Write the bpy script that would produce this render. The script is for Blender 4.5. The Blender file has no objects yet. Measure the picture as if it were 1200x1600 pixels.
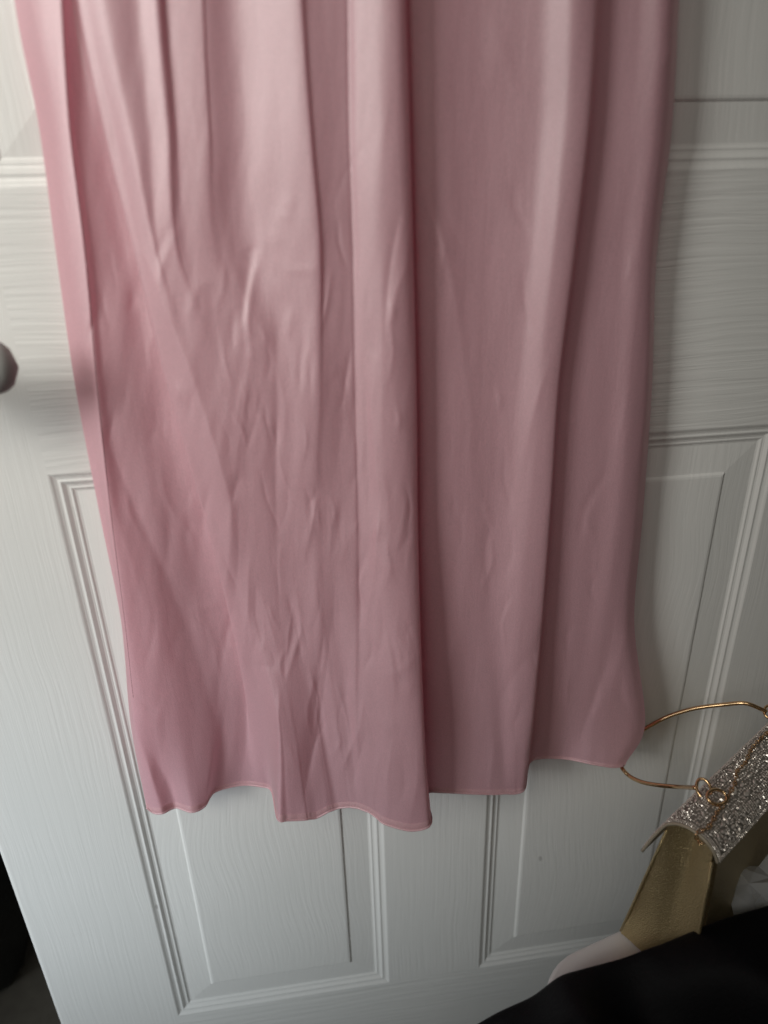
import bpy, bmesh, math, random
import numpy as np
from mathutils import Vector, Matrix, noise

random.seed(7)
S = bpy.context.scene
COL = S.collection
ZC = 0.95                                   # camera height above the floor (m)

# ------------------------------------------------------------------ camera
FPX = 1088.81                               # focal length in photo pixels (1200 wide)
CAM = np.array([0.0, -0.4465, ZC])
def cam_axes(p, y, r):
    cy, sy, cp, sp = math.cos(y), math.sin(y), math.cos(p), math.sin(p)
    F = np.array([sy*cp, cy*cp, -sp]); R = np.array([cy, -sy, 0.0]); U = np.cross(R, F)
    c, s = math.cos(r), math.sin(r)
    return c*R+s*U, -s*R+c*U, F
CR, CU, CF = cam_axes(math.radians(24.3305), math.radians(7.2773), math.radians(-1.6015))
cd = bpy.data.cameras.new('camera'); cam = bpy.data.objects.new('camera', cd); COL.objects.link(cam)
M = Matrix(((CR[0], CU[0], -CF[0], CAM[0]), (CR[1], CU[1], -CF[1], CAM[1]), (CR[2], CU[2], -CF[2], CAM[2]), (0, 0, 0, 1)))
cam.matrix_world = M
cd.sensor_fit = 'HORIZONTAL'; cd.sensor_width = 36.0; cd.lens = 36.0*FPX/1200
cd.clip_start = 0.01; cd.clip_end = 60
cd.dof.use_dof = True; cd.dof.focus_distance = 0.54; cd.dof.aperture_fstop = 5.0
S.camera = cam
S.render.resolution_x = 768; S.render.resolution_y = 1024

# ------------------------------------------------------------------ world, lamps, exposure
W = bpy.data.worlds.new('World'); S.world = W; W.use_nodes = True
bg = W.node_tree.nodes['Background']; bg.inputs[0].default_value = (1.0, 0.96, 0.88, 1); bg.inputs[1].default_value = 0.033
def area(name, loc, target, sx, sy, power, color, spread=180):
    l = bpy.data.lights.new(name, 'AREA'); l.shape = 'RECTANGLE'; l.size = sx; l.size_y = sy
    l.energy = power; l.color = color; l.spread = math.radians(spread)
    o = bpy.data.objects.new(name, l); COL.objects.link(o)
    o.location = loc
    o.rotation_euler = (Vector(target)-Vector(loc)).to_track_quat('-Z', 'Y').to_euler()
    return o
area('window_light', (-0.85, -0.72, ZC+0.38), (-0.11, 0.0, ZC-0.04), 0.36, 0.60, 0.90, (1.0, 0.98, 0.93), 44)
area('upper_fill_light', (-0.45, -0.95, ZC+0.75), (-0.09, 0.0, ZC+0.0), 0.6, 0.5, 0.44, (1.0, 0.945, 0.85), 47)  # added soft fill from the upper left front, evens out fold contrast
area('low_window_light', (-0.92, -0.62, ZC-0.30), (-0.29, 0.0, ZC-0.54), 0.28, 0.50, 0.62, (0.86, 0.94, 1.0), 40)
S.view_settings.view_transform = 'Standard'; S.view_settings.look = 'None'
S.view_settings.exposure = 0.0; S.view_settings.gamma = 1.0
S.view_settings.use_curve_mapping = False

# ------------------------------------------------------------------ helpers
def ray(px, py):
    return CF + ((px-600)/FPX)*CR - ((py-800)/FPX)*CU
def at(px, py, d):
    """point seen at photo pixel (px,py) standing d metres in front of the door face"""
    r = ray(px, py); t = (-d-CAM[1])/r[1]
    return CAM + r*t
def atz(px, py, z):
    r = ray(px, py); t = (z-CAM[2])/r[2]
    return CAM + r*t
def tag(o, label=None, cat=None, group=None, kind=None):
    if label: o['label'] = label
    if cat: o['category'] = cat
    if group: o['group'] = group
    if kind: o['kind'] = kind
    return o
def link(name, me, mat=None, parent=None, smooth=False):
    o = bpy.data.objects.new(name, me); COL.objects.link(o)
    if mat: me.materials.clear(); me.materials.append(mat)
    if parent: o.parent = parent
    if smooth:
        for p in me.polygons: p.use_smooth = True
    return o
def mesh(name, vs, fs, mat=None, parent=None, smooth=False):
    me = bpy.data.meshes.new(name); me.from_pydata([tuple(map(float, v)) for v in vs], [], fs); me.update()
    return link(name, me, mat, parent, smooth)
def empty(name, loc=(0, 0, 0), rot=None):
    o = bpy.data.objects.new(name, None); COL.objects.link(o); o.location = loc; o.empty_display_size = 0.05
    return o
def box(name, x0, x1, y0, y1, z0, z1, mat, parent=None, bevel=0.0):
    bm = bmesh.new()
    vs = [bm.verts.new(p) for p in ((x0,y0,z0),(x1,y0,z0),(x1,y1,z0),(x0,y1,z0),(x0,y0,z1),(x1,y0,z1),(x1,y1,z1),(x0,y1,z1))]
    for f in ((0,3,2,1),(4,5,6,7),(0,1,5,4),(1,2,6,5),(2,3,7,6),(3,0,4,7)): bm.faces.new([vs[i] for i in f])
    if bevel: bmesh.ops.bevel(bm, geom=list(bm.edges), offset=bevel, segments=3, affect='EDGES', profile=0.5)
    me = bpy.data.meshes.new(name); bm.to_mesh(me); bm.free()
    return link(name, me, mat, parent, smooth=False)
def catmull(P, t):
    """P (n,k) control points, t array of parameters 0..n-1"""
    P = np.asarray(P, float); n = len(P)
    i = np.clip(np.floor(t).astype(int), 0, n-2); f = (t-i)[:, None]
    T = np.empty_like(P); T[1:-1] = 0.45*(P[2:]-P[:-2]); T[0] = P[1]-P[0]; T[-1] = P[-1]-P[-2]
    a, b, ta, tb = P[i], P[i+1], T[i], T[i+1]
    return (2*f**3-3*f**2+1)*a + (f**3-2*f**2+f)*ta + (-2*f**3+3*f**2)*b + (f**3-f**2)*tb
def tube_mesh(name, pts, r, mat, parent=None, seg=8, closed=False):
    pts = [Vector(p) for p in pts]; n = len(pts); vs = []; fs = []
    up = Vector((0.13, 0.31, 0.94))
    for i, p in enumerate(pts):
        a = pts[(i-1) % n] if (closed or i > 0) else p
        b = pts[(i+1) % n] if (closed or i < n-1) else p
        t = (b-a).normalized(); u = t.cross(up)
        if u.length < 0.05: u = t.cross(Vector((1, 0, 0)))
        u.normalize(); v = t.cross(u).normalized(); up = up if True else v
        rr = r[i] if hasattr(r, '__len__') else r
        for k in range(seg):
            w = 2*math.pi*k/seg; vs.append(p+(u*math.cos(w)+v*math.sin(w))*rr)
    m = n if closed else n-1
    for i in range(m):
        j = (i+1) % n
        for k in range(seg):
            l = (k+1) % seg
            fs.append((i*seg+k, i*seg+l, j*seg+l, j*seg+k))
    if not closed:
        fs.append(tuple(range(seg))[::-1]); fs.append(tuple((n-1)*seg+k for k in range(seg)))
    return mesh(name, vs, fs, mat, parent, True)

# ------------------------------------------------------------------ materials
def newmat(name):
    m = bpy.data.materials.new(name); m.use_nodes = True
    nt = m.node_tree; b = nt.nodes['Principled BSDF']
    return m, nt, b
def N(nt, t, **kw):
    n = nt.nodes.new(t)
    for k, v in kw.items():
        if k.startswith('i_'): n.inputs[k[2:].replace('_', ' ')].default_value = v
        else: setattr(n, k, v)
    return n
def plain(name, col, rough=0.5, metal=0.0, bump=0.0, bscale=200, var=0.12):
    m, nt, b = newmat(name)
    tc = N(nt, 'ShaderNodeTexCoord')
    nz = N(nt, 'ShaderNodeTexNoise', i_Scale=bscale, i_Detail=4.0)
    nt.links.new(tc.outputs['Object'], nz.inputs['Vector'])
    rmp = N(nt, 'ShaderNodeMixRGB', blend_type='MIX')
    rmp.inputs[1].default_value = (*[c*(1-var) for c in col], 1); rmp.inputs[2].default_value = (*[min(1, c*(1+var)) for c in col], 1)
    nt.links.new(nz.outputs['Fac'], rmp.inputs[0]); nt.links.new(rmp.outputs[0], b.inputs['Base Color'])
    b.inputs['Roughness'].default_value = rough; b.inputs['Metallic'].default_value = metal
    if bump:
        bp = N(nt, 'ShaderNodeBump', i_Strength=1.0, i_Distance=bump)
        nt.links.new(nz.outputs['Fac'], bp.inputs['Height']); nt.links.new(bp.outputs[0], b.inputs['Normal'])
    return m
def door_paint(name, direction, depth=0.0001):
    """white semi-gloss paint over pressed wood grain running along z ('v'), x ('h') or cathedral ('c')"""
    m, nt, b = newmat(name)
    L = nt.links.new
    tc = N(nt, 'ShaderNodeTexCoord')
    mp = N(nt, 'ShaderNodeMapping')
    L(tc.outputs['Object'], mp.inputs['Vector'])
    dn = N(nt, 'ShaderNodeTexNoise', i_Scale=9.0 if direction != 'c' else 5.0, i_Detail=1.0)
    sub = N(nt, 'ShaderNodeVectorMath', operation='SUBTRACT'); sub.inputs[1].default_value = (0.5, 0.5, 0.5)
    scl = N(nt, 'ShaderNodeVectorMath', operation='SCALE'); scl.inputs['Scale'].default_value = {'v': 0.010, 'h': 0.012, 'c': 0.05}[direction]
    add = N(nt, 'ShaderNodeVectorMath', operation='ADD')
    L(tc.outputs['Object'], dn.inputs['Vector']); L(dn.outputs['Color'], sub.inputs[0]); L(sub.outputs[0], scl.inputs[0])
    L(tc.outputs['Object'], add.inputs[0]); L(scl.outputs[0], add.inputs[1]); L(add.outputs[0], mp.inputs['Vector'])
    mp.inputs['Scale'].default_value = {'v': (330, 1, 9), 'h': (8, 1, 240), 'c': (330, 1, 16)}[direction]
    g = N(nt, 'ShaderNodeTexNoise', i_Scale=1.0, i_Detail=3.0, i_Roughness=0.55)
    L(mp.outputs[0], g.inputs['Vector'])
    cr = N(nt, 'ShaderNodeValToRGB'); cr.color_ramp.elements[0].position = 0.38; cr.color_ramp.elements[1].position = 0.58
    L(g.outputs['Fac'], cr.inputs[0])
    # uneven depth of the pressing
    big = N(nt, 'ShaderNodeTexNoise', i_Scale=11.0, i_Detail=2.0); L(tc.outputs['Object'], big.inputs['Vector'])
    mr = N(nt, 'ShaderNodeMapRange'); mr.inputs[1].default_value = 0.3; mr.inputs[2].default_value = 0.7; mr.inputs[3].default_value = 0.35; mr.inputs[4].default_value = 1.0
    L(big.outputs['Fac'], mr.inputs[0])
    mul = N(nt, 'ShaderNodeMath', operation='MULTIPLY'); L(cr.outputs[0], mul.inputs[0]); L(mr.outputs[0], mul.inputs[1])
    fine = N(nt, 'ShaderNodeTexNoise', i_Scale=900.0, i_Detail=2.0); L(tc.outputs['Object'], fine.inputs['Vector'])
    fm = N(nt, 'ShaderNodeMath', operation='MULTIPLY_ADD'); fm.inputs[1].default_value = 0.12; L(fine.outputs['Fac'], fm.inputs[0]); L(mul.outputs[0], fm.inputs[2])
    bp = N(nt, 'ShaderNodeBump', i_Strength=1.0, i_Distance=depth)
    L(fm.outputs[0], bp.inputs['Height']); L(bp.outputs[0], b.inputs['Normal'])
    # scuffs and small grey marks
    vo = N(nt, 'ShaderNodeTexVoronoi', i_Scale=26.0, i_Randomness=1.0)
    mpv = N(nt, 'ShaderNodeMapping'); mpv.inputs['Scale'].default_value = (1.0, 1.0, 0.55); mpv.inputs['Rotation'].default_value = (0, 0.5, 0)
    L(add.outputs[0], mpv.inputs['Vector']); L(mpv.outputs[0], vo.inputs['Vector'])
    th = N(nt, 'ShaderNodeMapRange'); th.inputs[1].default_value = 0.035; th.inputs[2].default_value = 0.06; th.inputs[3].default_value = 1.0; th.inputs[4].default_value = 0.0
    L(vo.outputs['Distance'], th.inputs[0])
    pick = N(nt, 'ShaderNodeMath', operation='GREATER_THAN'); pick.inputs[1].default_value = 0.84
    sep = N(nt, 'ShaderNodeSeparateColor'); L(vo.outputs['Color'], sep.inputs[0]); L(sep.outputs[0], pick.inputs[0])
    mk = N(nt, 'ShaderNodeMath', operation='MULTIPLY'); L(th.outputs[0], mk.inputs[0]); L(pick.outputs[0], mk.inputs[1])
    mk2 = N(nt, 'ShaderNodeMath', operation='MULTIPLY'); mk2.inputs[1].default_value = 0.45; L(mk.outputs[0], mk2.inputs[0])
    base = N(nt, 'ShaderNodeMixRGB'); base.inputs[1].default_value = (0.74, 0.745, 0.72, 1); base.inputs[2].default_value = (0.80, 0.80, 0.775, 1)
    L(big.outputs['Fac'], base.inputs[0])
    c2 = N(nt, 'ShaderNodeMixRGB'); c2.inputs[2].default_value = (0.28, 0.27, 0.25, 1)
    L(mk2.outputs[0], c2.inputs[0]); L(base.outputs[0], c2.inputs[1]); L(c2.outputs[0], b.inputs['Base Color'])
    b.inputs['Roughness'].default_value = 0.32
    b.inputs['Specular IOR Level'].default_value = 0.5
    return m
M_V = door_paint('door_paint_vertical_grain', 'v')
M_H = door_paint('door_paint_horizontal_grain', 'h', 0.00034)
M_C = door_paint('door_paint_panel_grain', 'c')
M_M = door_paint('door_paint_moulding', 'v', 0.00008)

def satin(name, col):
    m, nt, b = newmat(name); L = nt.links.new
    tc = N(nt, 'ShaderNodeTexCoord')
    n1 = N(nt, 'ShaderNodeTexNoise', i_Scale=14.0, i_Detail=3.0); L(tc.outputs['Object'], n1.inputs['Vector'])
    mx = N(nt, 'ShaderNodeMixRGB'); mx.inputs[1].default_value = (*[c*0.94 for c in col], 1); mx.inputs[2].default_value = (*[min(1, c*1.06) for c in col], 1)
    L(n1.outputs['Fac'], mx.inputs[0])
    gr = N(nt, 'ShaderNodeTexNoise', i_Scale=1150.0, i_Detail=2.0, i_Roughness=0.8); L(tc.outputs['Object'], gr.inputs['Vector'])
    gm = N(nt, 'ShaderNodeMapRange'); gm.inputs[1].default_value = 0.3; gm.inputs[2].default_value = 0.7; gm.inputs[3].default_value = 0.86; gm.inputs[4].default_value = 1.12
    L(gr.outputs['Fac'], gm.inputs[0])
    gx = N(nt, 'ShaderNodeMixRGB', blend_type='MULTIPLY'); gx.inputs[0].default_value = 1.0
    L(mx.outputs[0], gx.inputs[1]); L(gm.outputs[0], gx.inputs[2]); L(gx.outputs[0], b.inputs['Base Color'])
    # woven threads and soft crumple
    mp = N(nt, 'ShaderNodeMapping'); mp.inputs['Scale'].default_value = (1500, 1500, 1500); L(tc.outputs['Object'], mp.inputs['Vector'])
    wv = N(nt, 'ShaderNodeTexNoise', i_Scale=1.0, i_Detail=1.0); L(mp.outputs[0], wv.inputs['Vector'])
    mp2 = N(nt, 'ShaderNodeMapping'); mp2.inputs['Scale'].default_value = (120, 60, 20); L(tc.outputs['Object'], mp2.inputs['Vector'])
    cr = N(nt, 'ShaderNodeTexNoise', i_Scale=1.0, i_Detail=3.0, i_Roughness=0.5, i_Distortion=0.4); L(mp2.outputs[0], cr.inputs['Vector'])
    b1 = N(nt, 'ShaderNodeBump', i_Strength=0.28, i_Distance=0.0012); L(cr.outputs['Fac'], b1.inputs['Height'])
    b2 = N(nt, 'ShaderNodeBump', i_Strength=0.5, i_Distance=0.00025); L(wv.outputs['Fac'], b2.inputs['Height']); L(b1.outputs[0], b2.inputs['Normal'])
    L(b2.outputs[0], b.inputs['Normal'])
    b.inputs['Roughness'].default_value = 0.52
    b.inputs['IOR'].default_value = 1.9
    b.inputs['Specular IOR Level'].default_value = 1.0
    b.inputs['Sheen Weight'].default_value = 0.5; b.inputs['Sheen Roughness'].default_value = 0.4
    b.inputs['Sheen Tint'].default_value = (1.0, 0.95, 0.94, 1)
    tr = N(nt, 'ShaderNodeBsdfTranslucent'); tr.inputs[0].default_value = (min(1, col[0]*1.15), col[1]*0.85, col[2]*0.9, 1)
    L(b2.outputs[0], tr.inputs['Normal'])
    ms = N(nt, 'ShaderNodeMixShader'); ms.inputs[0].default_value = 0.33
    L(b.outputs[0], ms.inputs[1]); L(tr.outputs[0], ms.inputs[2])
    L(ms.outputs[0], nt.nodes['Material Output'].inputs['Surface'])
    return m
M_DRESS = satin('pink_satin', (0.745, 0.455, 0.515))
M_HEM = satin('pink_satin_hem', (0.80, 0.53, 0.57))
M_THREAD = plain('seam_thread', (0.30, 0.13, 0.15), 0.7)

M_GOLD = plain('polished_gold', (0.75, 0.50, 0.27), 0.22, 1.0, 0.0, 300, 0.05)
M_LEATHER = plain('metallic_gold_leather', (0.58, 0.46, 0.25), 0.32, 0.85, 0.0010, 1100, 0.35)
M_LEATHER2 = plain('bag_lining_edge', (0.42, 0.37, 0.28), 0.5, 0.2, 0.0003, 300, 0.15)
M_FLAP = plain('flap_backing', (0.24, 0.22, 0.19), 0.5, 0.3, 0.0003, 500, 0.2)
M_STONE, nt_, b_ = newmat('rhinestone')
b_.inputs['Base Color'].default_value = (0.78, 0.72, 0.65, 1); b_.inputs['Roughness'].default_value = 0.25; b_.inputs['Metallic'].default_value = 0.5
M_VELVET = plain('black_fabric', (0.0045, 0.0045, 0.0055), 0.9, 0.0, 0.0004, 900, 0.3); vb_ = M_VELVET.node_tree.nodes['Principled BSDF']; vb_.inputs['Specular IOR Level'].default_value = 0.1; vb_.inputs['Roughness'].default_value = 0.5; vb_.inputs['Sheen Weight'].default_value = 0.03; vb_.inputs['Sheen Roughness'].default_value = 0.35
M_WHITE = plain('white_laminate', (0.82, 0.82, 0.82), 0.45, 0.0, 0.0, 60, 0.03)
M_DARKBAG = plain('black_leatherette', (0.022, 0.025, 0.025), 0.55, 0.0, 0.001, 160, 0.3)
M_GREYCLOTH = plain('grey_cloth', (0.55, 0.56, 0.62), 0.9, 0.0, 0.001, 200, 0.2)
M_FLOOR = plain('dark_floor', (0.33, 0.30, 0.25), 0.6, 0.0, 0.0004, 60, 0.25)
M_KNOB = plain('satin_nickel', (0.40, 0.41, 0.39), 0.8, 0.0, 0.0, 100, 0.08)
M_FILM, nt_, b_ = newmat('clear_plastic_film')
b_.inputs['Base Color'].default_value = (0.75, 0.77, 0.78, 1); b_.inputs['Roughness'].default_value = 0.18
tr_ = N(nt_, 'ShaderNodeBsdfTransparent'); ms_ = N(nt_, 'ShaderNodeMixShader'); ms_.inputs[0].default_value = 0.68
nt_.links.new(b_.outputs[0], ms_.inputs[1]); nt_.links.new(tr_.outputs[0], ms_.inputs[2]); nt_.links.new(ms_.outputs[0], nt_.nodes['Material Output'].inputs['Surface'])

# ------------------------------------------------------------------ setting: floor
fl = mesh('floor', [(-3, -3, 0), (3, -3, 0), (3, 3, 0), (-3, 3, 0)], [(0, 1, 2, 3)], M_FLOOR); tag(fl, kind='structure')

# ------------------------------------------------------------------ the six-panel door
XE, XL0, XL1, XR0, XR1, XE2 = -0.2694, -0.1614, 0.0491, 0.1421, 0.3526, 0.4606
Z = [0.008, ZC-0.7287, ZC-0.1579, ZC+0.0103, ZC+0.6100, ZC+0.7100, ZC+0.9000, ZC+1.03]
TH = 0.035
door = empty('door', (0.5*(XE+XE2), TH/2, Z[0]))
tag(door, 'white six panel door with embossed wood grain behind the pink dress', 'door')
off = Vector(door.location)
def dpart(o):
    o.parent = door; o.location = Vector(o.location)-off; return o
def stile(x0, x1, outer):
    bm = bmesh.new()
    vs = [bm.verts.new(p) for p in ((x0,0,Z[0]),(x1,0,Z[0]),(x1,TH,Z[0]),(x0,TH,Z[0]),(x0,0,Z[7]),(x1,0,Z[7]),(x1,TH,Z[7]),(x0,TH,Z[7]))]
    for f in ((0,3,2,1),(4,5,6,7),(0,1,5,4),(1,2,6,5),(2,3,7,6),(3,0,4,7)): bm.faces.new([vs[i] for i in f])
    es = [e for e in bm.edges if all(abs(v.co.x-outer) < 1e-6 for v in e.verts) and abs(e.verts[0].co.z-e.verts[1].co.z) > 0.5]
    bmesh.ops.bevel(bm, geom=es, offset=0.004, segments=4, affect='EDGES', profile=0.5)
    me = bpy.data.meshes.new('stile'); bm.to_mesh(me); bm.free()
    return dpart(link('stile', me, M_V))
stile(XE, XL0, XE); stile(XR1, XE2, XE2)
for z0, z1 in ((Z[0], Z[1]), (Z[2], Z[3]), (Z[4], Z[5]), (Z[6], Z[7])):
    dpart(box('rail', XL0, XR1, 0, TH, z0, z1, M_H))
for z0, z1 in ((Z[1], Z[2]), (Z[3], Z[4]), (Z[5], Z[6])):
    dpart(box('mullion', XL1, XR0, 0, TH, z0, z1, M_V))
PROF = [(0,0),(1,.5),(2.5,1.8),(4,2.6),(5,2.7),(5.7,2.3),(6.5,2.3),(7.5,3.2),(9,4.6),(10.5,5.2),(11.2,4.9),(12,5.1),(13.2,6.3),(14.5,6.8)]
PROF2 = [(14.5,6.8),(36.5,4.8),(37.2,3.8),(38.2,2.7),(39.8,2.2)]
def rings(prof, x0, x1, z0, z1, cap=False, back=False):
    vs, fs = [], []
    for o, d in prof:
        o, d = o/1000, d*0.66/1000
        vs += [(x0+o, d, z0+o), (x1-o, d, z0+o), (x1-o, d, z1-o), (x0+o, d, z1-o)]
    for i in range(len(prof)-1):
        for k in range(4):
            l = (k+1) % 4; fs.append((4*i+k, 4*i+l, 4*i+4+l, 4*i+4+k))
    if cap: q = 4*(len(prof)-1); fs.append((q, q+1, q+2, q+3))
    if back:
        q = len(vs); vs += [(x0, TH-.006, z0), (x1, TH-.006, z0), (x1, TH-.006, z1), (x0, TH-.006, z1)]; fs.append((q+3, q+2, q+1, q))
    return vs, fs
for z0, z1 in ((Z[1], Z[2]), (Z[3], Z[4]), (Z[5], Z[6])):
    for x0, x1 in ((XL0, XL1), (XR0, XR1)):
        v, f = rings(PROF2, x0, x1, z0, z1, True, True)
        p = dpart(mesh('panel', v, f, M_C))
        v, f = rings(PROF, x0, x1, z0, z1)
        mesh('moulding', v, f, M_M, p)
# door knob on the lock rail
def lathe(name, prof, org, axis, mat, parent=None, seg=40):
    """prof = [(distance along axis, radius)]"""
    A = Vector(axis).normalized(); u = A.orthogonal().normalized(); v = A.cross(u); O = Vector(org); vs, fs = [], []
    for h, r in prof:
        for k in range(seg):
            w = 2*math.pi*k/seg; vs.append(O+A*h+(u*math.cos(w)+v*math.sin(w))*r)
    for i in range(len(prof)-1):
        for k in range(seg):
            l = (k+1) % seg; fs.append((i*seg+k, i*seg+l, i*seg+seg+l, i*seg+seg+k))
    fs.append(tuple((len(prof)-1)*seg+k for k in range(seg)))
    return mesh(name, vs, fs, mat, parent, True)
kc = at(25, 577, 0.060)
hx, hz = -0.2130, kc[2]
lv = []; lr = []
for k in range(25):                                   # lever arm with a swelling rounded end
    t = k/24; x = hx-0.006+(kc[0]-hx+0.006)*t
    lv.append((x, -0.050-0.004*math.sin(t*2.6), hz+0.002*math.sin(t*3)))
    lr.append((0.0095+0.0065*t)*math.sqrt(max(0.004, 1-max(0.0, (t-0.80)/0.2)**2))*(0.4 if k == 0 else 1))
lever = tube_mesh('lever_handle', lv, lr, M_KNOB, None, 20)
for v in lever.data.vertices: v.co.y = -0.056+(v.co.y+0.052)*0.72
dpart(lever); tag(lever, 'dull metal lever handle')
rose = lathe('rose', [(-.001,.025),(.004,.025),(.007,.023),(.0075,.010),(.030,.009),(.046,.009),(.0465,.001)], (hx, 0, hz), (0, -1, 0), M_KNOB); rose.parent = lever

# ------------------------------------------------------------------ the pink dress
YS = [-350, 0, 200, 400, 600, 800, 970, 1130]
# fold lines: x at y = 0,200,400,600,800,970,1130 ; (x,y) at the hem ; depth off the door in cm at the same stations
FOLDS = [
 ((22,61,88,117,155,189,204),(229,1262),(1.0,1.0,1.0,1.2,1.5,2.0,2.3,3.0)),
 ((60,85,107,133,164,191.5,208),(240,1270),(2.1,2.1,2.1,2.1,2.2,2.4,3.0,3.2)),
 ((95,108,132,150,172,194,214),(254,1271),(2.6,2.6,2.7,2.9,3.0,3.0,3.3,3.5)),
 ((103,118,145,166,195,212,235),(275,1262),(2.2,2.2,2.3,2.5,2.7,3.0,3.4,3.0)),
 ((112,140,175,205,240,252,280),(300,1269),(1.8,1.8,1.9,2.0,2.2,2.7,3.2,3.7)),
 ((118,160,200,245,290,322,330),(320,1260),(1.7,1.6,1.5,1.4,1.3,1.5,2.4,3.2)),
 ((140,190,230,278,330,368,352),(335,1238),(1.5,1.5,1.5,1.5,1.6,1.4,1.8,2.3)),
 ((140,190,230,278,328,380,385),(375,1227),(2.4,2.4,2.4,2.4,2.4,2.0,1.5,1.6)),
 ((121,161,210,259,317,360,392),(408,1229),(3.7,3.65,3.6,3.6,3.5,3.0,2.2,1.8)),
 ((135,178,222,272,335,382,413),(425,1237),(4.0,4.0,4.0,4.0,3.9,3.6,3.3,2.4)),
 ((165,202,242,294,354,400,432),(434,1280),(4.4,4.4,4.4,4.35,4.3,4.3,4.8,5.5)),
 ((215,232,252,315,372,412,440),(450,1282),(4.15,4.2,4.35,4.35,4.35,4.45,5.0,5.6)),
 ((243,260,275,340,390,427,455),(475,1281),(4.45,4.45,4.45,4.4,4.35,4.5,5.0,5.6)),
 ((262,280,298,365,408,441,474),(495,1278),(4.05,4.1,4.25,4.3,4.3,4.45,4.8,5.3)),
 ((312,322,332,395,424,455,490),(512,1269),(4.3,4.3,4.25,4.2,4.22,4.4,4.6,5.2)),
 ((375,385,398,425,440,470,505),(528,1263),(3.9,3.9,3.95,4.1,4.15,4.3,4.4,5.0)),
 ((462,475,490,492,490,500,525),(545,1261),(5.2,5.2,5.15,4.95,4.75,4.55,4.7,5.2)),
 ((505,515,525,525,525,530,545),(560,1263),(4.75,4.75,4.75,4.65,4.55,4.5,4.9,5.5)),
 ((545,547,553,556,561,563,562),(578,1270),(4.55,4.55,4.55,4.5,4.6,4.9,5.5,6.1)),
 ((595,596,598,598,600,605,612),(602,1288),(5.6,5.6,5.6,5.6,5.8,6.2,6.7,7.2)),
 ((622,625,628,632,636,638,645),(640,1298),(5.7,5.7,5.7,5.7,6.0,6.6,7.2,7.9)),
 ((634,640,645,650,652,656,662),(668,1293),(5.2,5.2,5.2,5.2,5.5,6.2,7.0,8.0)),
 ((632,638,643,647,649,652,660),(674,1278),(4.0,4.0,4.0,4.0,4.2,4.8,5.6,7.2)),
 ((626,632,637,641,643,646,655),(666,1241),(3.2,3.2,3.2,3.2,3.4,3.7,4.2,5.2)),
 ((650,655,660,666,670,674,682),(690,1238),(3.4,3.4,3.4,3.4,3.5,3.8,4.3,5.2)),
 ((690,695,700,708,712,715,720),(730,1240),(3.4,3.4,3.4,3.4,3.5,3.8,4.4,5.4)),
 ((760,760,760,760,760,760,765),(770,1241),(3.2,3.1,3.1,3.2,3.4,3.8,4.5,5.4)),
 ((845,840,825,808,795,785,785),(790,1240),(3.6,3.5,3.5,3.5,3.7,4.1,4.5,5.3)),
 ((895,885,865,845,830,815,808),(806,1240),(4.55,4.5,4.5,4.45,4.5,4.75,5.0,5.3)),
 ((930,918,896,872,859,846,832),(820,1232),(4.4,4.5,4.5,4.5,4.6,4.8,5.0,5.0)),
 ((936,922,900,875,860,847,832),(826,1194),(3.3,3.3,3.3,3.3,3.3,3.3,3.2,3.0)),
 ((960,945,925,905,890,872,855),(845,1185),(2.9,2.9,2.9,2.9,2.9,2.9,2.9,2.8)),
 ((1000,985,970,955,940,915,895),(885,1186),(3.0,3.0,2.9,2.9,2.9,2.9,2.9,2.8)),
 ((1035,1022,1000,985,970,945,930),(925,1194),(3.4,3.3,3.2,3.2,3.2,3.2,3.4,3.8)),
 ((1052,1040,1018,1010,993,975,985),(958,1199),(3.0,2.8,2.8,2.8,2.8,3.2,3.8,4.3)),
 ((1061,1050,1026,1019,1005,991,1008),(976,1196),(1.5,1.4,1.4,1.4,1.6,2.4,3.4,4.2)),
]
def extra(i, dx, dd, fade=(1, 1, 1, 1, 1, 0.8, 0.5, 0.3)):
    """companion line beside fold line i that sharpens the fold where fade is 1 and melts into the cloth where it is 0"""
    A_, B_ = FOLDS[i], FOLDS[i+1] if dx > 0 else FOLDS[i-1]
    xs = tuple((a_+dx)*f+(a_+(b_-a_)*0.4)*(1-f) for a_, b_, f in zip(A_[0], B_[0], fade))
    ds = tuple((a_+dd)*f+(a_+(b_-a_)*0.4)*(1-f) for a_, b_, f in zip(A_[2], B_[2], fade))
    f = fade[-1]
    hem = tuple(a_+(b_-a_)*0.4 for a_, b_ in zip(A_[1], B_[1]))
    return (xs, hem, ds)
ins = {12: [extra(12, 10, -0.16, (1, .9, .3, 0, 0, 0, 0, 0))], 14: [extra(14, 11, -0.14, (1, .9, .3, 0, 0, 0, 0, 0))], 16: [extra(16, 15, -0.20, (1, 1, 1, .6, .2, .1, 0, 0))],
       17: [extra(18, -7, 0.06, (1, 1, 1, 1, .9, .6, .3, 0))], 18: [extra(18, 13, 0.38, (1, 1, 1, 1, .9, .7, .4, .1))]}
F2 = []
SEAM = 2
for i, f in enumerate(FOLDS): F2.append(f); F2 += ins.get(i, [])
FOLDS = F2
ctrl = []
for xs, hem, ds in FOLDS:
    xs = list(xs); ds = list(ds)
    pts = [(xs[0]-(xs[1]-xs[0])*1.1, YS[0], ds[0])] + [(x, y, d) for x, y, d in zip(xs, YS[1:], ds)] + [(hem[0], hem[1], ds[-1])]
    ctrl.append(pts)
ctrl = np.array(ctrl)                        # (fold, station, 3)
nf = len(ctrl)
k0 = next(i for i, f in enumerate(FOLDS) if f[0][0] == 135); k1 = next(i for i, f in enumerate(FOLDS) if f[0][0] == 462)
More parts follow.
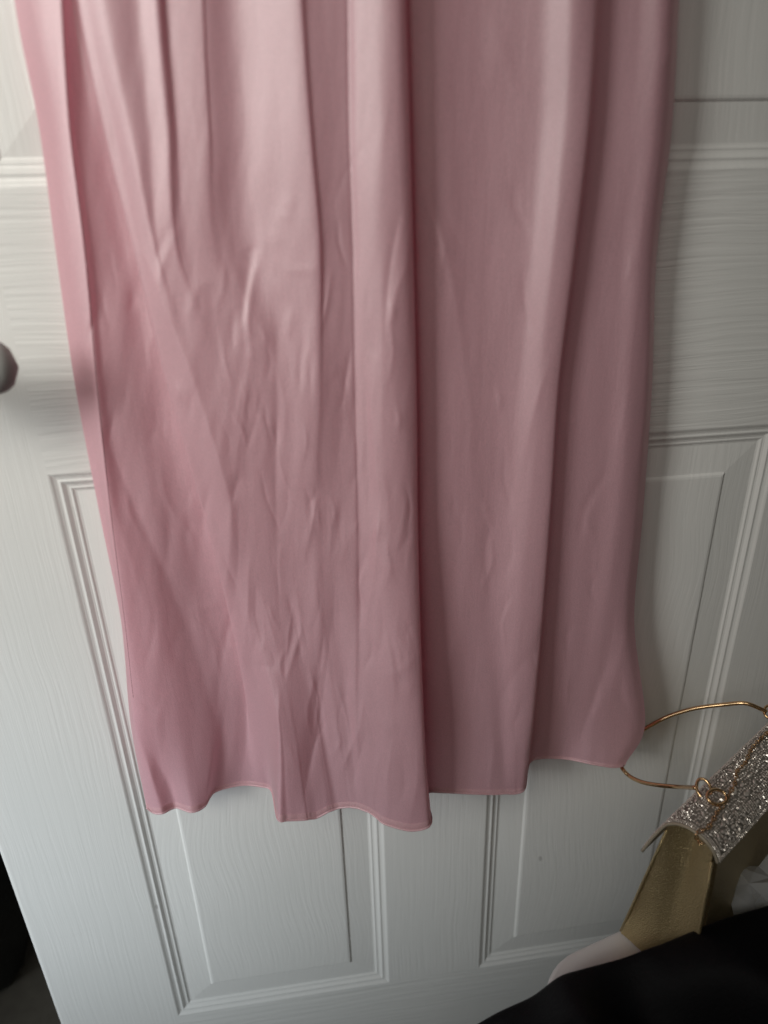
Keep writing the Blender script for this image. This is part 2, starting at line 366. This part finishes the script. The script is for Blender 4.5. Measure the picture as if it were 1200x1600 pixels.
for st, bulge in ((4, 0.10), (5, 0.12), (6, 0.15)):            # between fold A and the third crest the lower cloth is one broad smooth sheet
    t_ = np.linspace(0, 1, k1-k0+1)
    ctrl[k0:k1+1, st, 0] = ctrl[k0, st, 0]+(ctrl[k1, st, 0]-ctrl[k0, st, 0])*t_
    ctrl[k0:k1+1, st, 2] = ctrl[k0, st, 2]+(ctrl[k1, st, 2]-ctrl[k0, st, 2])*(0.25*t_+0.75*t_**0.45)-bulge*np.sin(np.pi*t_**1.6)*1.3
for k, amt in enumerate((0.82, 0.82, 0.82, 0.80, 0.76, 0.74, 0.82, 0.95, 1.0)):     # soft cloth: shallow folds above, deeper at the hem
    d = ctrl[:, k, 2].copy(); sm = np.array([d[max(0, i-4):i+5].mean() for i in range(nf)])
    ctrl[:, k, 2] = sm+amt*(d-sm)
NU, NV = len(FOLDS)*12, 360
tv = np.linspace(0, ctrl.shape[1]-1, NV)
# denser towards the visible part
lines = np.stack([catmull(c, tv) for c in ctrl])                # (fold, NV, 3)
tu = np.linspace(0, len(FOLDS)-1, NU)
grid = np.stack([catmull(lines[:, j, :], tu) for j in range(NV)], 1)   # (NU, NV, 3)
# creases: polyline in photo coordinates, width (px), height (cm; + towards the viewer)
CREASES = [
 ([(432,520),(433,640),(431,760),(435,900)], 26, -0.24), ([(502,520),(499,640),(493,770)], 24, 0.20),
 ([(228,400),(262,490),(304,600),(342,720),(362,800),(361,900)], 24, 0.26), ([(655,420),(660,700),(668,1000)], 30, -0.12),
 ([(505,1000),(492,1110),(478,1230)], 24, -0.22), ([(790,500),(770,800),(765,1000)], 40, -0.10), ([(948,1000),(930,1080),(905,1160)], 24, -0.14),
 ([(150,640),(205,780),(260,900),(300,1000),(335,1120)], 26, -0.26),
 ([(150,700),(190,830),(225,930),(250,1010)], 14, 0.15),
 ([(412,370),(397,430),(388,500),(394,560)], 6, 0.28), ([(402,380),(386,440),(378,500)], 7, -0.22),
 ([(278,360),(252,420),(240,470),(244,520)], 7, 0.10), ([(268,350),(245,400),(236,450)], 7, -0.08),
 ([(390,560),(384,610),(378,660),(366,740)], 6, 0.16), ([(374,742),(362,785)], 5, -0.22), ([(360,790),(358,860),(352,930)], 6, 0.22), ([(372,800),(372,880),(366,940)], 7, -0.2),
 ([(389,880),(386,960),(379,1035)], 5, 0.24), ([(408,930),(420,970),(432,1010)], 5, 0.18), ([(395,1040),(430,1042)], 5, -0.12),
 ([(462,920),(470,980),(460,1020),(444,1070)], 5, 0.26), ([(452,930),(458,985),(448,1030)], 6, -0.2),
 ([(436,1082),(434,1140),(434,1200)], 5, 0.3),
 ([(476,790),(480,830),(470,870)], 6, 0.14), ([(430,560),(445,640),(440,720)], 8, 0.14),
 ([(586,560),(581,640),(589,740),(592,800),(583,900),(574,960)], 4, 0.2), ([(573,600),(575,700),(580,780)], 4, -0.14),
 ([(626,330),(612,400),(604,470),(602,540)], 4, -0.18), ([(632,420),(620,455),(614,500)], 5, 0.14),
 ([(612,780),(606,860),(588,960)], 5, 0.13), ([(655,1020),(630,1045),(600,1060)], 8, 0.12),
 ([(668,290),(690,370),(712,470),(724,560),(735,650)], 5, 0.12), ([(660,300),(680,360),(700,450)], 6, -0.10), ([(735,640),(735,740),(725,820)], 8, 0.10),
 ([(780,40),(790,90),(805,150)], 8, 0.12), ([(770,20),(772,80),(765,140)], 10, 0.1),
 ([(960,960),(950,1030),(930,1090),(905,1160)], 9, -0.22), ([(975,1000),(960,1060),(945,1110)], 10, 0.15),
 ([(200,1060),(225,1100),(254,1112)], 6, -0.15), ([(255,1095),(246,1130),(252,1180)], 7, 0.18), ([(228,1180),(238,1220),(250,1262)], 6, 0.22), ([(240,1180),(258,1215),(272,1250)], 7, -0.2),
 ([(275,1262),(270,1235),(262,1215)], 5, -0.2), ([(345,1000),(342,1080),(330,1180)], 18, -0.25), ([(370,1130),(360,1190),(352,1226)], 12, 0.14),
 ([(520,960),(508,1060),(498,1130),(484,1200),(470,1275)], 9, -0.28), ([(500,1000),(488,1070),(478,1140)], 9, 0.12),
 ([(560,1140),(548,1170),(536,1200)], 6, 0.3), ([(570,1150),(560,1190),(552,1225)], 6, -0.25), ([(600,1120),(604,1200),(606,1270)], 9, 0.12), ([(650,1150),(652,1220),(640,1280)], 9, 0.18),
 ([(690,1100),(700,1040),(715,1000)], 8, 0.13), ([(772,1160),(768,1200),(764,1236)], 5, 0.12), ([(850,1140),(858,1165),(870,1184)], 6, 0.14),
 ([(860,560),(835,640),(818,720)], 5, 0.12), ([(845,1000),(800,1060),(780,1100)], 10, -0.12), ([(440,420),(470,422),(510,418)], 6, 0.06), ([(290,500),(310,450),(330,440)], 7, 0.08),
 ([(255,900),(300,950),(350,940)], 6, 0.10), ([(1040,100),(1050,80),(1058,66)], 6, 0.2),
]
rng = random.Random(11)
for k in range(190):                          # small random wrinkles, mostly in the lower half
    y = rng.triangular(250, 1230, 1000); x = rng.uniform(60+0.14*y, 1040-0.05*y) if k % 2 else rng.uniform(0.36*y, 650); ln = rng.uniform(25, 100); an = rng.gauss(0.02, 0.2)
    bend = rng.uniform(-8, 8)
    CREASES.append(([(x, y-ln/2), (x+math.sin(an)*ln*0.5+bend, y), (x+math.sin(an)*ln, y+ln/2)], rng.uniform(2.2, 4.8), rng.choice((-1, 1))*rng.uniform(0.06, 0.22)))
X, Y, D = grid[:, :, 0], grid[:, :, 1], grid[:, :, 2].copy()
for pl, w, h in CREASES:
    pl = np.array(pl, float); n = len(pl)
    t = np.linspace(0, n-1, 200); c = catmull(pl, t) if n > 2 else pl[0]+(pl[1]-pl[0])*(t/(n-1))[:, None]
    x0, y0 = c.min(0)-4*w; x1, y1 = c.max(0)+4*w
    m = (X > x0) & (X < x1) & (Y > y0) & (Y < y1)
    if not m.any(): continue
    dx = X[m][:, None]-c[:, 0]; dy = Y[m][:, None]-c[:, 1]
    q = dx*dx+dy*dy; k = q.argmin(1); dist = np.sqrt(q[np.arange(len(k)), k])
    env = np.sin(np.pi*(0.08+0.84*k/199))**0.8
    D[m] += (0.42*h*env*np.exp(-np.sqrt(dist**2+2.0)/(1.15*w)+0.1) if w < 22 else h*env*np.exp(-np.sqrt(dist**2+3.0)/w))
# small random crumple
wr = np.zeros_like(D)
for i in range(NU):
    for j in range(NV):
        x, y = X[i, j], Y[i, j]
        wr[i, j] = noise.noise((x*0.030, y*0.006, 1.7))*0.075 + noise.noise((x*0.07+y*0.012, y*0.010, 5.1))*0.014
D += wr*np.clip((Y+200)/600, 0.3, 1.15)*np.where(X > 640, 0.5, 0.9)
D = np.maximum(D, 0.75)
P = np.empty((NU, NV, 3))
Rr = CF + ((X-600)/FPX)[..., None]*CR - ((Y-800)/FPX)[..., None]*CU
tt = (-D/100-CAM[1])/Rr[..., 1]
P = CAM + Rr*tt[..., None]
dress = empty('dress', (P[:, -1, 0].mean(), -0.03, P[:, -1, 2].min()))
tag(dress, 'long pink satin dress hanging in folds in front of the white door', 'dress')
def child(o, par):
    o.parent = par; o.matrix_parent_inverse = Matrix.Translation(-Vector(par.location)); return o
fs = [(i*NV+j, (i+1)*NV+j, (i+1)*NV+j+1, i*NV+j+1) for i in range(NU-1) for j in range(NV-1)]
child(mesh('skirt', P.reshape(-1, 3), fs, M_DRESS, None, True), dress)
hb = []; hf = []; HR = 4
for i in range(NU):
    puck = 0.00008*math.sin(i*0.83)
    for k in range(HR):
        e = min(k, HR-1-k); hb.append(P[i, NV-HR+k]+np.array([0, -(0.0001+0.00035*min(1, e)+(puck if e else 0)), -0.0003 if k == HR-1 else 0]))
for i in range(NU-1):
    for k in range(HR-1): hf.append((i*HR+k, (i+1)*HR+k, (i+1)*HR+k+1, i*HR+k+1))
child(mesh('hem_band', hb, hf, M_HEM, None, True), dress)
hemline = P[::2, -1, :]
child(tube_mesh('hem', [p+np.array([0, -0.0002, 0.0004]) for p in hemline], 0.0008, M_HEM, None, 6), dress)
# side seam: fold line number 2
si = int(round(2/(len(FOLDS)-1)*(NU-1)))
jm = np.searchsorted(lines[2, :, 1], 1090)
child(tube_mesh('side_seam', [P[si, j]+np.array([0.0002, -0.0001, 0]) for j in range(0, jm, 2)], [0.00032*(1-0.6*j/jm) for j in range(0, jm, 2)], M_THREAD, None, 5), dress)
# rear layer of the skirt, close to the door
bv, bf = [], []; nb, mb = 60, 50
for i in range(nb):
    for j in range(mb):
        v = j/(mb-1); k = int(v*(NV-1)*0.99)
        a, b = P[0, k], P[-1, k]; u = i/(nb-1)
        q = a+(b-a)*(0.01+0.98*u); zz = q[2]+(0.018 if v > 0.9 else 0)*((v-0.9)/0.1)
        bv.append((q[0], -0.0045-0.0025*math.sin(u*23+v*2)-0.002*math.sin(u*41), max(zz, ZC-0.408)))
for i in range(nb-1):
    for j in range(mb-1): bf.append((i*mb+j, (i+1)*mb+j, (i+1)*mb+j+1, i*mb+j+1))
child(mesh('back_panel', bv, bf, M_DRESS, None, True), dress)

# ------------------------------------------------------------------ white side table
ZT = ZC-0.5005
A1 = Vector((math.cos(math.radians(14)), math.sin(math.radians(14)), 0)); A2 = Vector((A1.y, -A1.x, 0))
TWD = 0.36
corner = Vector((0.125, -0.149, 0))
tabo = corner+A1*TWD/2+A2*TWD/2
table = empty('side_table', (tabo.x, tabo.y, 0)); tag(table, 'white low table with rounded corner under the gold handbag', 'table')
def rrect(cx, cy, w, h, r, n=10):
    out = []
    for sx, sy, a0 in ((1, 1, 0), (-1, 1, 90), (-1, -1, 180), (1, -1, 270)):
        for k in range(n+1):
            a = math.radians(a0+90*k/n); out.append((cx+sx*(w/2-r)+r*math.cos(a), cy+sy*(h/2-r)+r*math.sin(a)))
    return out
def plate(name, outline, z0, z1, rnd, mat, parent):
    """outline in local table axes; rounded upper rim"""
    n = len(outline); vs = []; fs = []; lev = [(0, z0), (0, z1-rnd), (rnd*0.3, z1-rnd*0.3), (rnd, z1)]
    cx = sum(p[0] for p in outline)/n; cy = sum(p[1] for p in outline)/n
    for ins, z in lev:
        for x, y in outline:
            l = math.hypot(x-cx, y-cy); s = (l-ins)/l
            q = A1*((x-cx)*s+cx)+A2*((y-cy)*s+cy); vs.append((q.x, q.y, z))
    for i in range(len(lev)-1):
        for k in range(n):
            l = (k+1) % n; fs.append((i*n+k, i*n+l, i*n+n+l, i*n+n+k))
    fs.append(tuple((len(lev)-1)*n+k for k in range(n))); fs.append(tuple(range(n))[::-1])
    o = mesh(name, vs, fs, mat, parent); return o
plate('tabletop', rrect(0, 0, TWD, TWD, 0.045), ZT-0.022, ZT, 0.003, M_WHITE, table)
for sx in (-1, 1):
    for sy in (-1, 1):
        plate('leg', rrect(sx*(TWD/2-0.04), sy*(TWD/2-0.04), 0.032, 0.032, 0.006, 4), 0.001, ZT-0.022, 0.001, M_WHITE, table)

# ------------------------------------------------------------------ gold handbag with rhinestone flap
ANG = math.radians(59)
a = np.array([math.sin(ANG), math.cos(ANG), 0]); w = np.array([a[1], -a[0], 0]); up = np.array([0, 0, 1.0])
O = atz(975, 1450, ZC-0.5); LEN = 0.20
bag = empty('handbag', tuple(O)); tag(bag, 'gold box handbag with rhinestone flap and thin metal hoop handle', 'handbag')
def B(l, ww, h): return O+a*l+w*ww+up*h
# body cross-section (w,h)
SEC = [(0.001,0.001),(0.0,0.004),(0.0095,0.062),(0.0185,0.1215),(0.022,0.1290),(0.046,0.1315),(0.0495,0.126),(0.0515,0.060),(0.053,0.004),(0.052,0.0)]
def loft(name, sec, l0, l1, mat, par, n=2, inset=0.0):
    vs, fs = [], []; m = len(sec)
    for i in range(n):
        for q in sec: vs.append(B(l0+(l1-l0)*i/(n-1), *q))
    for i in range(n-1):
        for k in range(m):
            l = (k+1) % m; fs.append((i*m+k, i*m+l, i*m+m+l, i*m+m+k))
    fs.append(tuple(range(m))[::-1]); fs.append(tuple((n-1)*m+k for k in range(m)))
    return child(mesh(name, vs, fs, mat), bag)
# body shell: front, back, base and lining wall
loft('body', SEC, 0.004, LEN-0.004, M_LEATHER, bag)
# gusset: pushed-in end panel with a vertical centre crease
def gusset(l, sgn):
    vs, fs = [], []; nu, nv = 13, 15
    for i in range(nu):
        u = i/(nu-1)
        for j in range(nv):
            v = j/(nv-1)
            wl = np.interp(v, [0, .5, 1], [0.001, 0.0102, 0.0192]); wr_ = np.interp(v, [0, .5, 1], [0.0522, 0.0512, 0.0480])
            ww = wl+(wr_-wl)*u
            tri = 1-abs(2*u-1)
            inn = 0.0075*tri*(0.25+0.75*v)+0.0008*math.sin(9*u+5*v)
            if v < 0.22: inn -= 0.004*(1-v/0.22)*(1-abs(2*u-0.55))
            vs.append(B(l+sgn*(inn-0.004), ww, 0.0008+v*0.1265))
    for i in range(nu-1):
        for j in range(nv-1):
            q = (i*nv+j, (i+1)*nv+j, (i+1)*nv+j+1, i*nv+j+1); fs.append(q if sgn > 0 else q[::-1])
    return child(mesh('gusset', vs, fs, M_LEATHER, None, True), bag)
loft_len = LEN
gusset(0.0, 1); gusset(LEN, -1)
# piped edges of the front and back walls at both ends
for l in (-0.0042, LEN+0.0042):
    child(tube_mesh('edge_piping', [B(l, q[0], q[1]) for q in [(0.0,0.001),(0.0048,0.031),(0.0095,0.062),(0.014,0.09),(0.0185,0.1195)]], 0.0011, M_LEATHER, None, 6), bag)
    child(tube_mesh('edge_piping', [B(l, q[0], q[1]) for q in [(0.053,0.001),(0.0523,0.03),(0.0515,0.060),(0.0505,0.09),(0.0490,0.1195)]], 0.0011, M_LEATHER, None, 6), bag)
# flap: curved sheet over the top
FL = [(0.0050,0.0905),(0.0095,0.1050),(0.0135,0.1165),(0.0180,0.1265),(0.0250,0.1330),(0.0330,0.1358),(0.0410,0.1352),(0.0470,0.1325),(0.0510,0.1285),(0.0535,0.1235)]
FLs = catmull(np.array(FL), np.linspace(0, len(FL)-1, 46))
fl_n = np.gradient(FLs, axis=0); fl_n = np.stack([-fl_n[:, 1], fl_n[:, 0]], 1); fl_n /= np.linalg.norm(fl_n, axis=1)[:, None]
F0, F1 = -0.0055, LEN+0.0055
def flap_pt(l, s, h=0.0):
    """s 0..1 along the cross-section from back to front"""
    t = s*45; i = min(int(t), 44); f = t-i
    p = FLs[i]*(1-f)+FLs[i+1]*f; n = fl_n[i]*(1-f)+fl_n[i+1]*f
    return B(l, p[0]+n[0]*h, p[1]+n[1]*h)
vs, fs = [], []
for l in (F0, F1):
    for h in (0.0, -0.0016):
        for k in range(46): vs.append(flap_pt(l, k/45, h))
for k in range(45):
    fs += [(k, k+1, 92+k+1, 92+k), (46+k+1, 46+k, 138+k, 138+k+1), (k+1, k, 46+k, 46+k+1), (92+k, 92+k+1, 138+k+1, 138+k)]
fs += [(0, 92, 138, 46), (45, 91, 137+46, 91+46)]
fs[-1] = (45, 46+45, 138+45, 92+45)
flap = child(mesh('flap', vs, fs, M_FLAP), bag)
# flap binding (pale edge)
for l in (F0, F1):
    child(tube_mesh('flap_binding', [flap_pt(l, k/45, -0.0008) for k in range(46)], 0.00105, M_LEATHER2, None, 6), bag)
# rhinestones on the flap
rv, rf = [], []
def stone(l, s, r, hgt, n=6):
    c = flap_pt(l, s, 0.0002); e = 0.002
    tl = a; ts = flap_pt(l, min(1, s+e), 0)-flap_pt(l, max(0, s-e), 0); ts /= np.linalg.norm(ts); nn = np.cross(ts, tl); nn = nn if nn[2] > -0.2 and True else -nn
    if np.dot(nn, flap_pt(l, s, 0.01)-c) < 0: nn = -nn
    q = len(rv); ph = random.random()*6
    tj = nn+0.25*(random.random()-.5)*tl+0.25*(random.random()-.5)*ts
    for k in range(n):
        t = ph+2*math.pi*k/n; rv.append(c+(tl*math.cos(t)+ts*math.sin(t))*r)
    for k in range(n):
        t = ph+2*math.pi*k/n; rv.append(c+(tl*math.cos(t)+ts*math.sin(t))*r*0.55+tj*hgt)
    for k in range(n):
        m = (k+1) % n; rf.append((q+k, q+m, q+n+m, q+n+k))
    rf.append(tuple(q+n+k for k in range(n)))
arc = np.linalg.norm(np.diff(FLs, axis=0), axis=1).sum()
# two close rows along each border
for l in np.arange(F0+0.0012, F1, 0.00185):
    for e in (0.0012, 0.0031):
        stone(l, 1-e/arc, 0.0008, 0.0006)
for s in np.arange(0.02, 0.95, 0.00185/arc):
    for e in (0.0013, 0.0032): stone(F0+e, s, 0.0008, 0.0006)
bagu = []
for k in range(150):
    bagu.append((random.uniform(F0+.008, F1-.005), random.uniform(0.1, 0.9), random.random()*3.14))
for l0, s0, th in bagu:                       # larger oval stones
    c = flap_pt(l0, s0, 0.0003); ts = flap_pt(l0, min(1, s0+.01), 0)-flap_pt(l0, max(0, s0-.01), 0); ts /= np.linalg.norm(ts)
    nn = flap_pt(l0, s0, 0.01)-flap_pt(l0, s0, 0); nn /= np.linalg.norm(nn)
    u1 = a*math.cos(th)+ts*math.sin(th); u2 = np.cross(nn, u1); q = len(rv)
    for sc, hh in ((1, 0), (0.6, 0.0007)):
        for k in range(8):
            t = 2*math.pi*k/8; rv.append(c+(u1*math.cos(t)*0.0024+u2*math.sin(t)*0.0012)*sc+nn*hh)
    for k in range(8): rf.append((q+k, q+(k+1) % 8, q+8+(k+1) % 8, q+8+k))
    rf.append(tuple(q+8+k for k in range(8)))
for l in np.arange(F0+0.006, F1-0.004, 0.0021):
    for s in np.arange(0.06, 0.93, 0.0021/arc):
        ll = l+random.uniform(-.0004, .0004); ss = s+random.uniform(-.006, .006)
        if random.random() < 0.07: continue
        if any(((ll-b0)**2+((ss-s0)*arc)**2) < 0.0026**2 for b0, s0, _ in bagu): continue
        stone(ll, ss, random.uniform(0.0006, 0.00085), 0.0006, 6)
tag(child(mesh('rhinestones', rv, rf, M_STONE), bag), 'dense clear rhinestones covering the flap', kind='stuff')
# hoop handle: two ends on the flap, falling behind the bag toward the door
def topx(p):
    v = np.asarray(p)-CAM; z_ = v@CF; return 600+FPX*(v@CR)/z_, 800-FPX*(v@CU)/z_
def flap_at(px, py, h):
    best = None
    for l in np.linspace(F0, LEN, 90):
        for q in np.linspace(0.02, 0.98, 60):
            x, y = topx(flap_pt(l, q, h)); e = (x-px)**2+(y-py)**2
            if best is None or e < best[0]-0.5: best = (e, l, q)
    return flap_pt(best[1], best[2], h)
h0 = flap_at(1086, 1230, 0.0025); h1 = flap_at(1192, 1112, 0.004)
hp = [h0, h0+(at(1060, 1229.5, 0.086)-h0)*0.98, at(1030, 1227, 0.074), at(1003, 1222, 0.061), at(984, 1213, 0.050), at(972, 1200, 0.041), at(968, 1185, 0.022), at(975, 1168, 0.017), at(992, 1150, 0.015), at(1012, 1136, 0.017), at(1045, 1119, 0.023), at(1085, 1107, 0.032), at(1130, 1101, 0.043), at(1165, 1099, 0.052), h1+np.array([-0.002, 0, 0.005])]
hpts = catmull(np.array(hp), np.linspace(0, len(hp)-1, 130))
child(tube_mesh('handle', hpts, 0.0016, M_GOLD, None, 10), bag)
def ringp(c, n, ra, rb, rot, r, par=bag, name='ring'):
    n = Vector(n).normalized(); u = n.orthogonal().normalized(); v = n.cross(u); pts = []
    ur = u*math.cos(rot)+v*math.sin(rot); vr = -u*math.sin(rot)+v*math.cos(rot)
    for k in range(28):
        t = 2*math.pi*k/28; pts.append(Vector(c)+ur*math.cos(t)*ra+vr*math.sin(t)*rb)
    return child(tube_mesh(name, pts, r, M_GOLD, None, 6, True), par)
view = CAM-O; view /= np.linalg.norm(view)
ringp(flap_at(1101, 1231, 0.0032), view, 0.0064, 0.0044, 0.55, 0.00105)
ringp(flap_at(1122, 1246, 0.0034), view+np.array([.3, 0, .2]), 0.0064, 0.0048, 2.3, 0.00115)
ringp(h1+np.array([0.001, 0, 0.004]), view, 0.005, 0.004, 0.2, 0.001)
def chain(pts, n):
    c = catmull(np.array(pts), np.linspace(0, len(pts)-1, n)); vs, fs = [], []
    for i in range(n-1):
        p, q = c[i], c[i+1]; t = q-p; L_ = np.linalg.norm(t); t /= L_
        nn = view if i % 2 == 0 else np.cross(view, t); s = np.cross(nn, t); s /= np.linalg.norm(s); m = (p+q)/2; b0 = len(vs)
        nn2 = np.cross(t, s)
        for k in range(10):
            th = 2*math.pi*k/10; ctr = m+t*math.cos(th)*L_*0.72+s*math.sin(th)*0.0011; od = t*math.cos(th)+s*math.sin(th)
            for j in range(4):
                ph = 2*math.pi*j/4; vs.append(ctr+(od*math.cos(ph)+nn2*math.sin(ph))*0.0004)
        for k in range(10):
            for j in range(4): fs.append((b0+k*4+j, b0+((k+1) % 10)*4+j, b0+((k+1) % 10)*4+(j+1) % 4, b0+k*4+(j+1) % 4))
    child(mesh('chain', vs, fs, M_GOLD, None, True), bag)
chain([flap_at(*p, 0.0016) for p in ((1130, 1258), (1122, 1268), (1116, 1280), (1106, 1292))]+[flap_pt(F0-0.0015, 0.62, 0.001), flap_pt(F0-0.002, 0.66, -0.004), flap_pt(F0-0.0015, 0.72, -0.002)], 15)
chain([flap_at(*p, 0.0016) for p in ((1134, 1250), (1147, 1224), (1152, 1206), (1163, 1193), (1172, 1172), (1184, 1158), (1197, 1145), (1215, 1120))], 30)

# ------------------------------------------------------------------ crumpled clear plastic bag beside the handbag
def lump(name, c, rx, ry, rz, mat, seed, amp, sub=4, ridge=False, flat=None):
    bm = bmesh.new(); bmesh.ops.create_icosphere(bm, subdivisions=sub, radius=1.0)
    for v in bm.verts:
        p = v.co.copy(); n = noise.fractal(p*1.6+Vector((seed, seed*2, 0)), 1.0, 2.0, 5)
        if ridge: n = abs(noise.noise(p*1.5+Vector((seed, 0, 0))))*2.0-0.5+0.5*abs(noise.noise(p*3.2+Vector((seed, 4, 0))))
        q = p*(1+amp*n); v.co = Vector((q.x*rx, q.y*ry, max(q.z*rz, -rz*0.8 if flat is None else flat)))+Vector(c)
    me = bpy.data.meshes.new(name); bm.to_mesh(me); bm.free()
    return link(name, me, mat, None, not ridge)
pc = O+a*0.075+w*0.088
tag(lump('plastic_bag', (pc[0], pc[1], ZT+0.036), 0.044, 0.032, 0.056, M_FILM, 3.1, 0.55, 3, True), 'crumpled clear plastic bag between handbag and black fabric', 'plastic bag')

# ------------------------------------------------------------------ black fabric heap in the foreground
SIL = [(640,1665),(720,1618),(760,1594),(786,1580),(833,1558),(874,1528),(907,1517),(973,1499),(1013,1484),(1039,1475),(1097,1451),(1145,1433),(1200,1417),(1280,1392),(1380,1372)]
n_s = 150; sil = catmull(np.array(SIL, float), np.linspace(0, len(SIL)-1, n_s))
bv, bf = [], []; rows = 60
for i, (x, y) in enumerate(sil):
    r0 = at(x, y, 0.172); u = i/(n_s-1)
    for j in range(rows):
        v = j/(rows-1)
        if v < 0.2:                                # rear side, down to the table
            k = 1-v/0.2; q = r0+np.array([0, 0.006*k**0.6, -0.045*k**1.5]); 
        else:
            k = (v-0.2)/0.8
            q = r0+np.array([0.02*k, -0.17*k, 0.004*math.sin(k*2.2)-0.16*k**1.7])
            q[2] += (0.013*math.sin(q[0]*60-k*8+2*noise.noise((q[0]*9, k*3, 2)))+0.010*noise.noise((q[0]*14, k*4, 0.3)))*min(1, k*6)
        lx, ly = (Vector((q[0], q[1], 0))-tabo).dot(A1), (Vector((q[0], q[1], 0))-tabo).dot(A2)
        if max(abs(lx), abs(ly)) < TWD/2-0.014: q[2] = max(q[2], ZT+0.004+0.004*max(0.0, noise.noise((q[0]*40, q[1]*40, 3.0))))
        bv.append(q)
for i in range(n_s-1):
    for j in range(rows-1): bf.append((i*rows+j, (i+1)*rows+j, (i+1)*rows+j+1, i*rows+j+1))
tag(mesh('black_fabric', bv, bf, M_VELVET, None, True), 'heap of black fabric draped over the table front', 'fabric')

# ------------------------------------------------------------------ dark things on the floor beyond the door's free edge
c = at(8, 1500, -0.20)
tag(lump('black_bag', (c[0]-0.05, c[1]+0.04, 0.17), 0.085, 0.10, 0.19, M_DARKBAG, 1.2, 0.14, 4, flat=-0.169), 'dark rounded bag on the floor beyond the door edge', 'bag')
c = at(52, 1500, -0.33)
tag(lump('grey_cloth', (c[0], c[1]+0.06, 0.09), 0.13, 0.08, 0.21, M_GREYCLOTH, 6.4, 0.25, 4, flat=-0.089), 'grey crumpled cloth behind the dark bag on the floor', 'cloth')
wl = mesh('rear_wall', [(-3, 1.1, 0), (3, 1.1, 0), (3, 1.1, 2.5), (-3, 1.1, 2.5)], [(0, 1, 2, 3)], plain('dark_wall', (0.07, 0.078, 0.08), 0.9)); tag(wl, kind='structure')
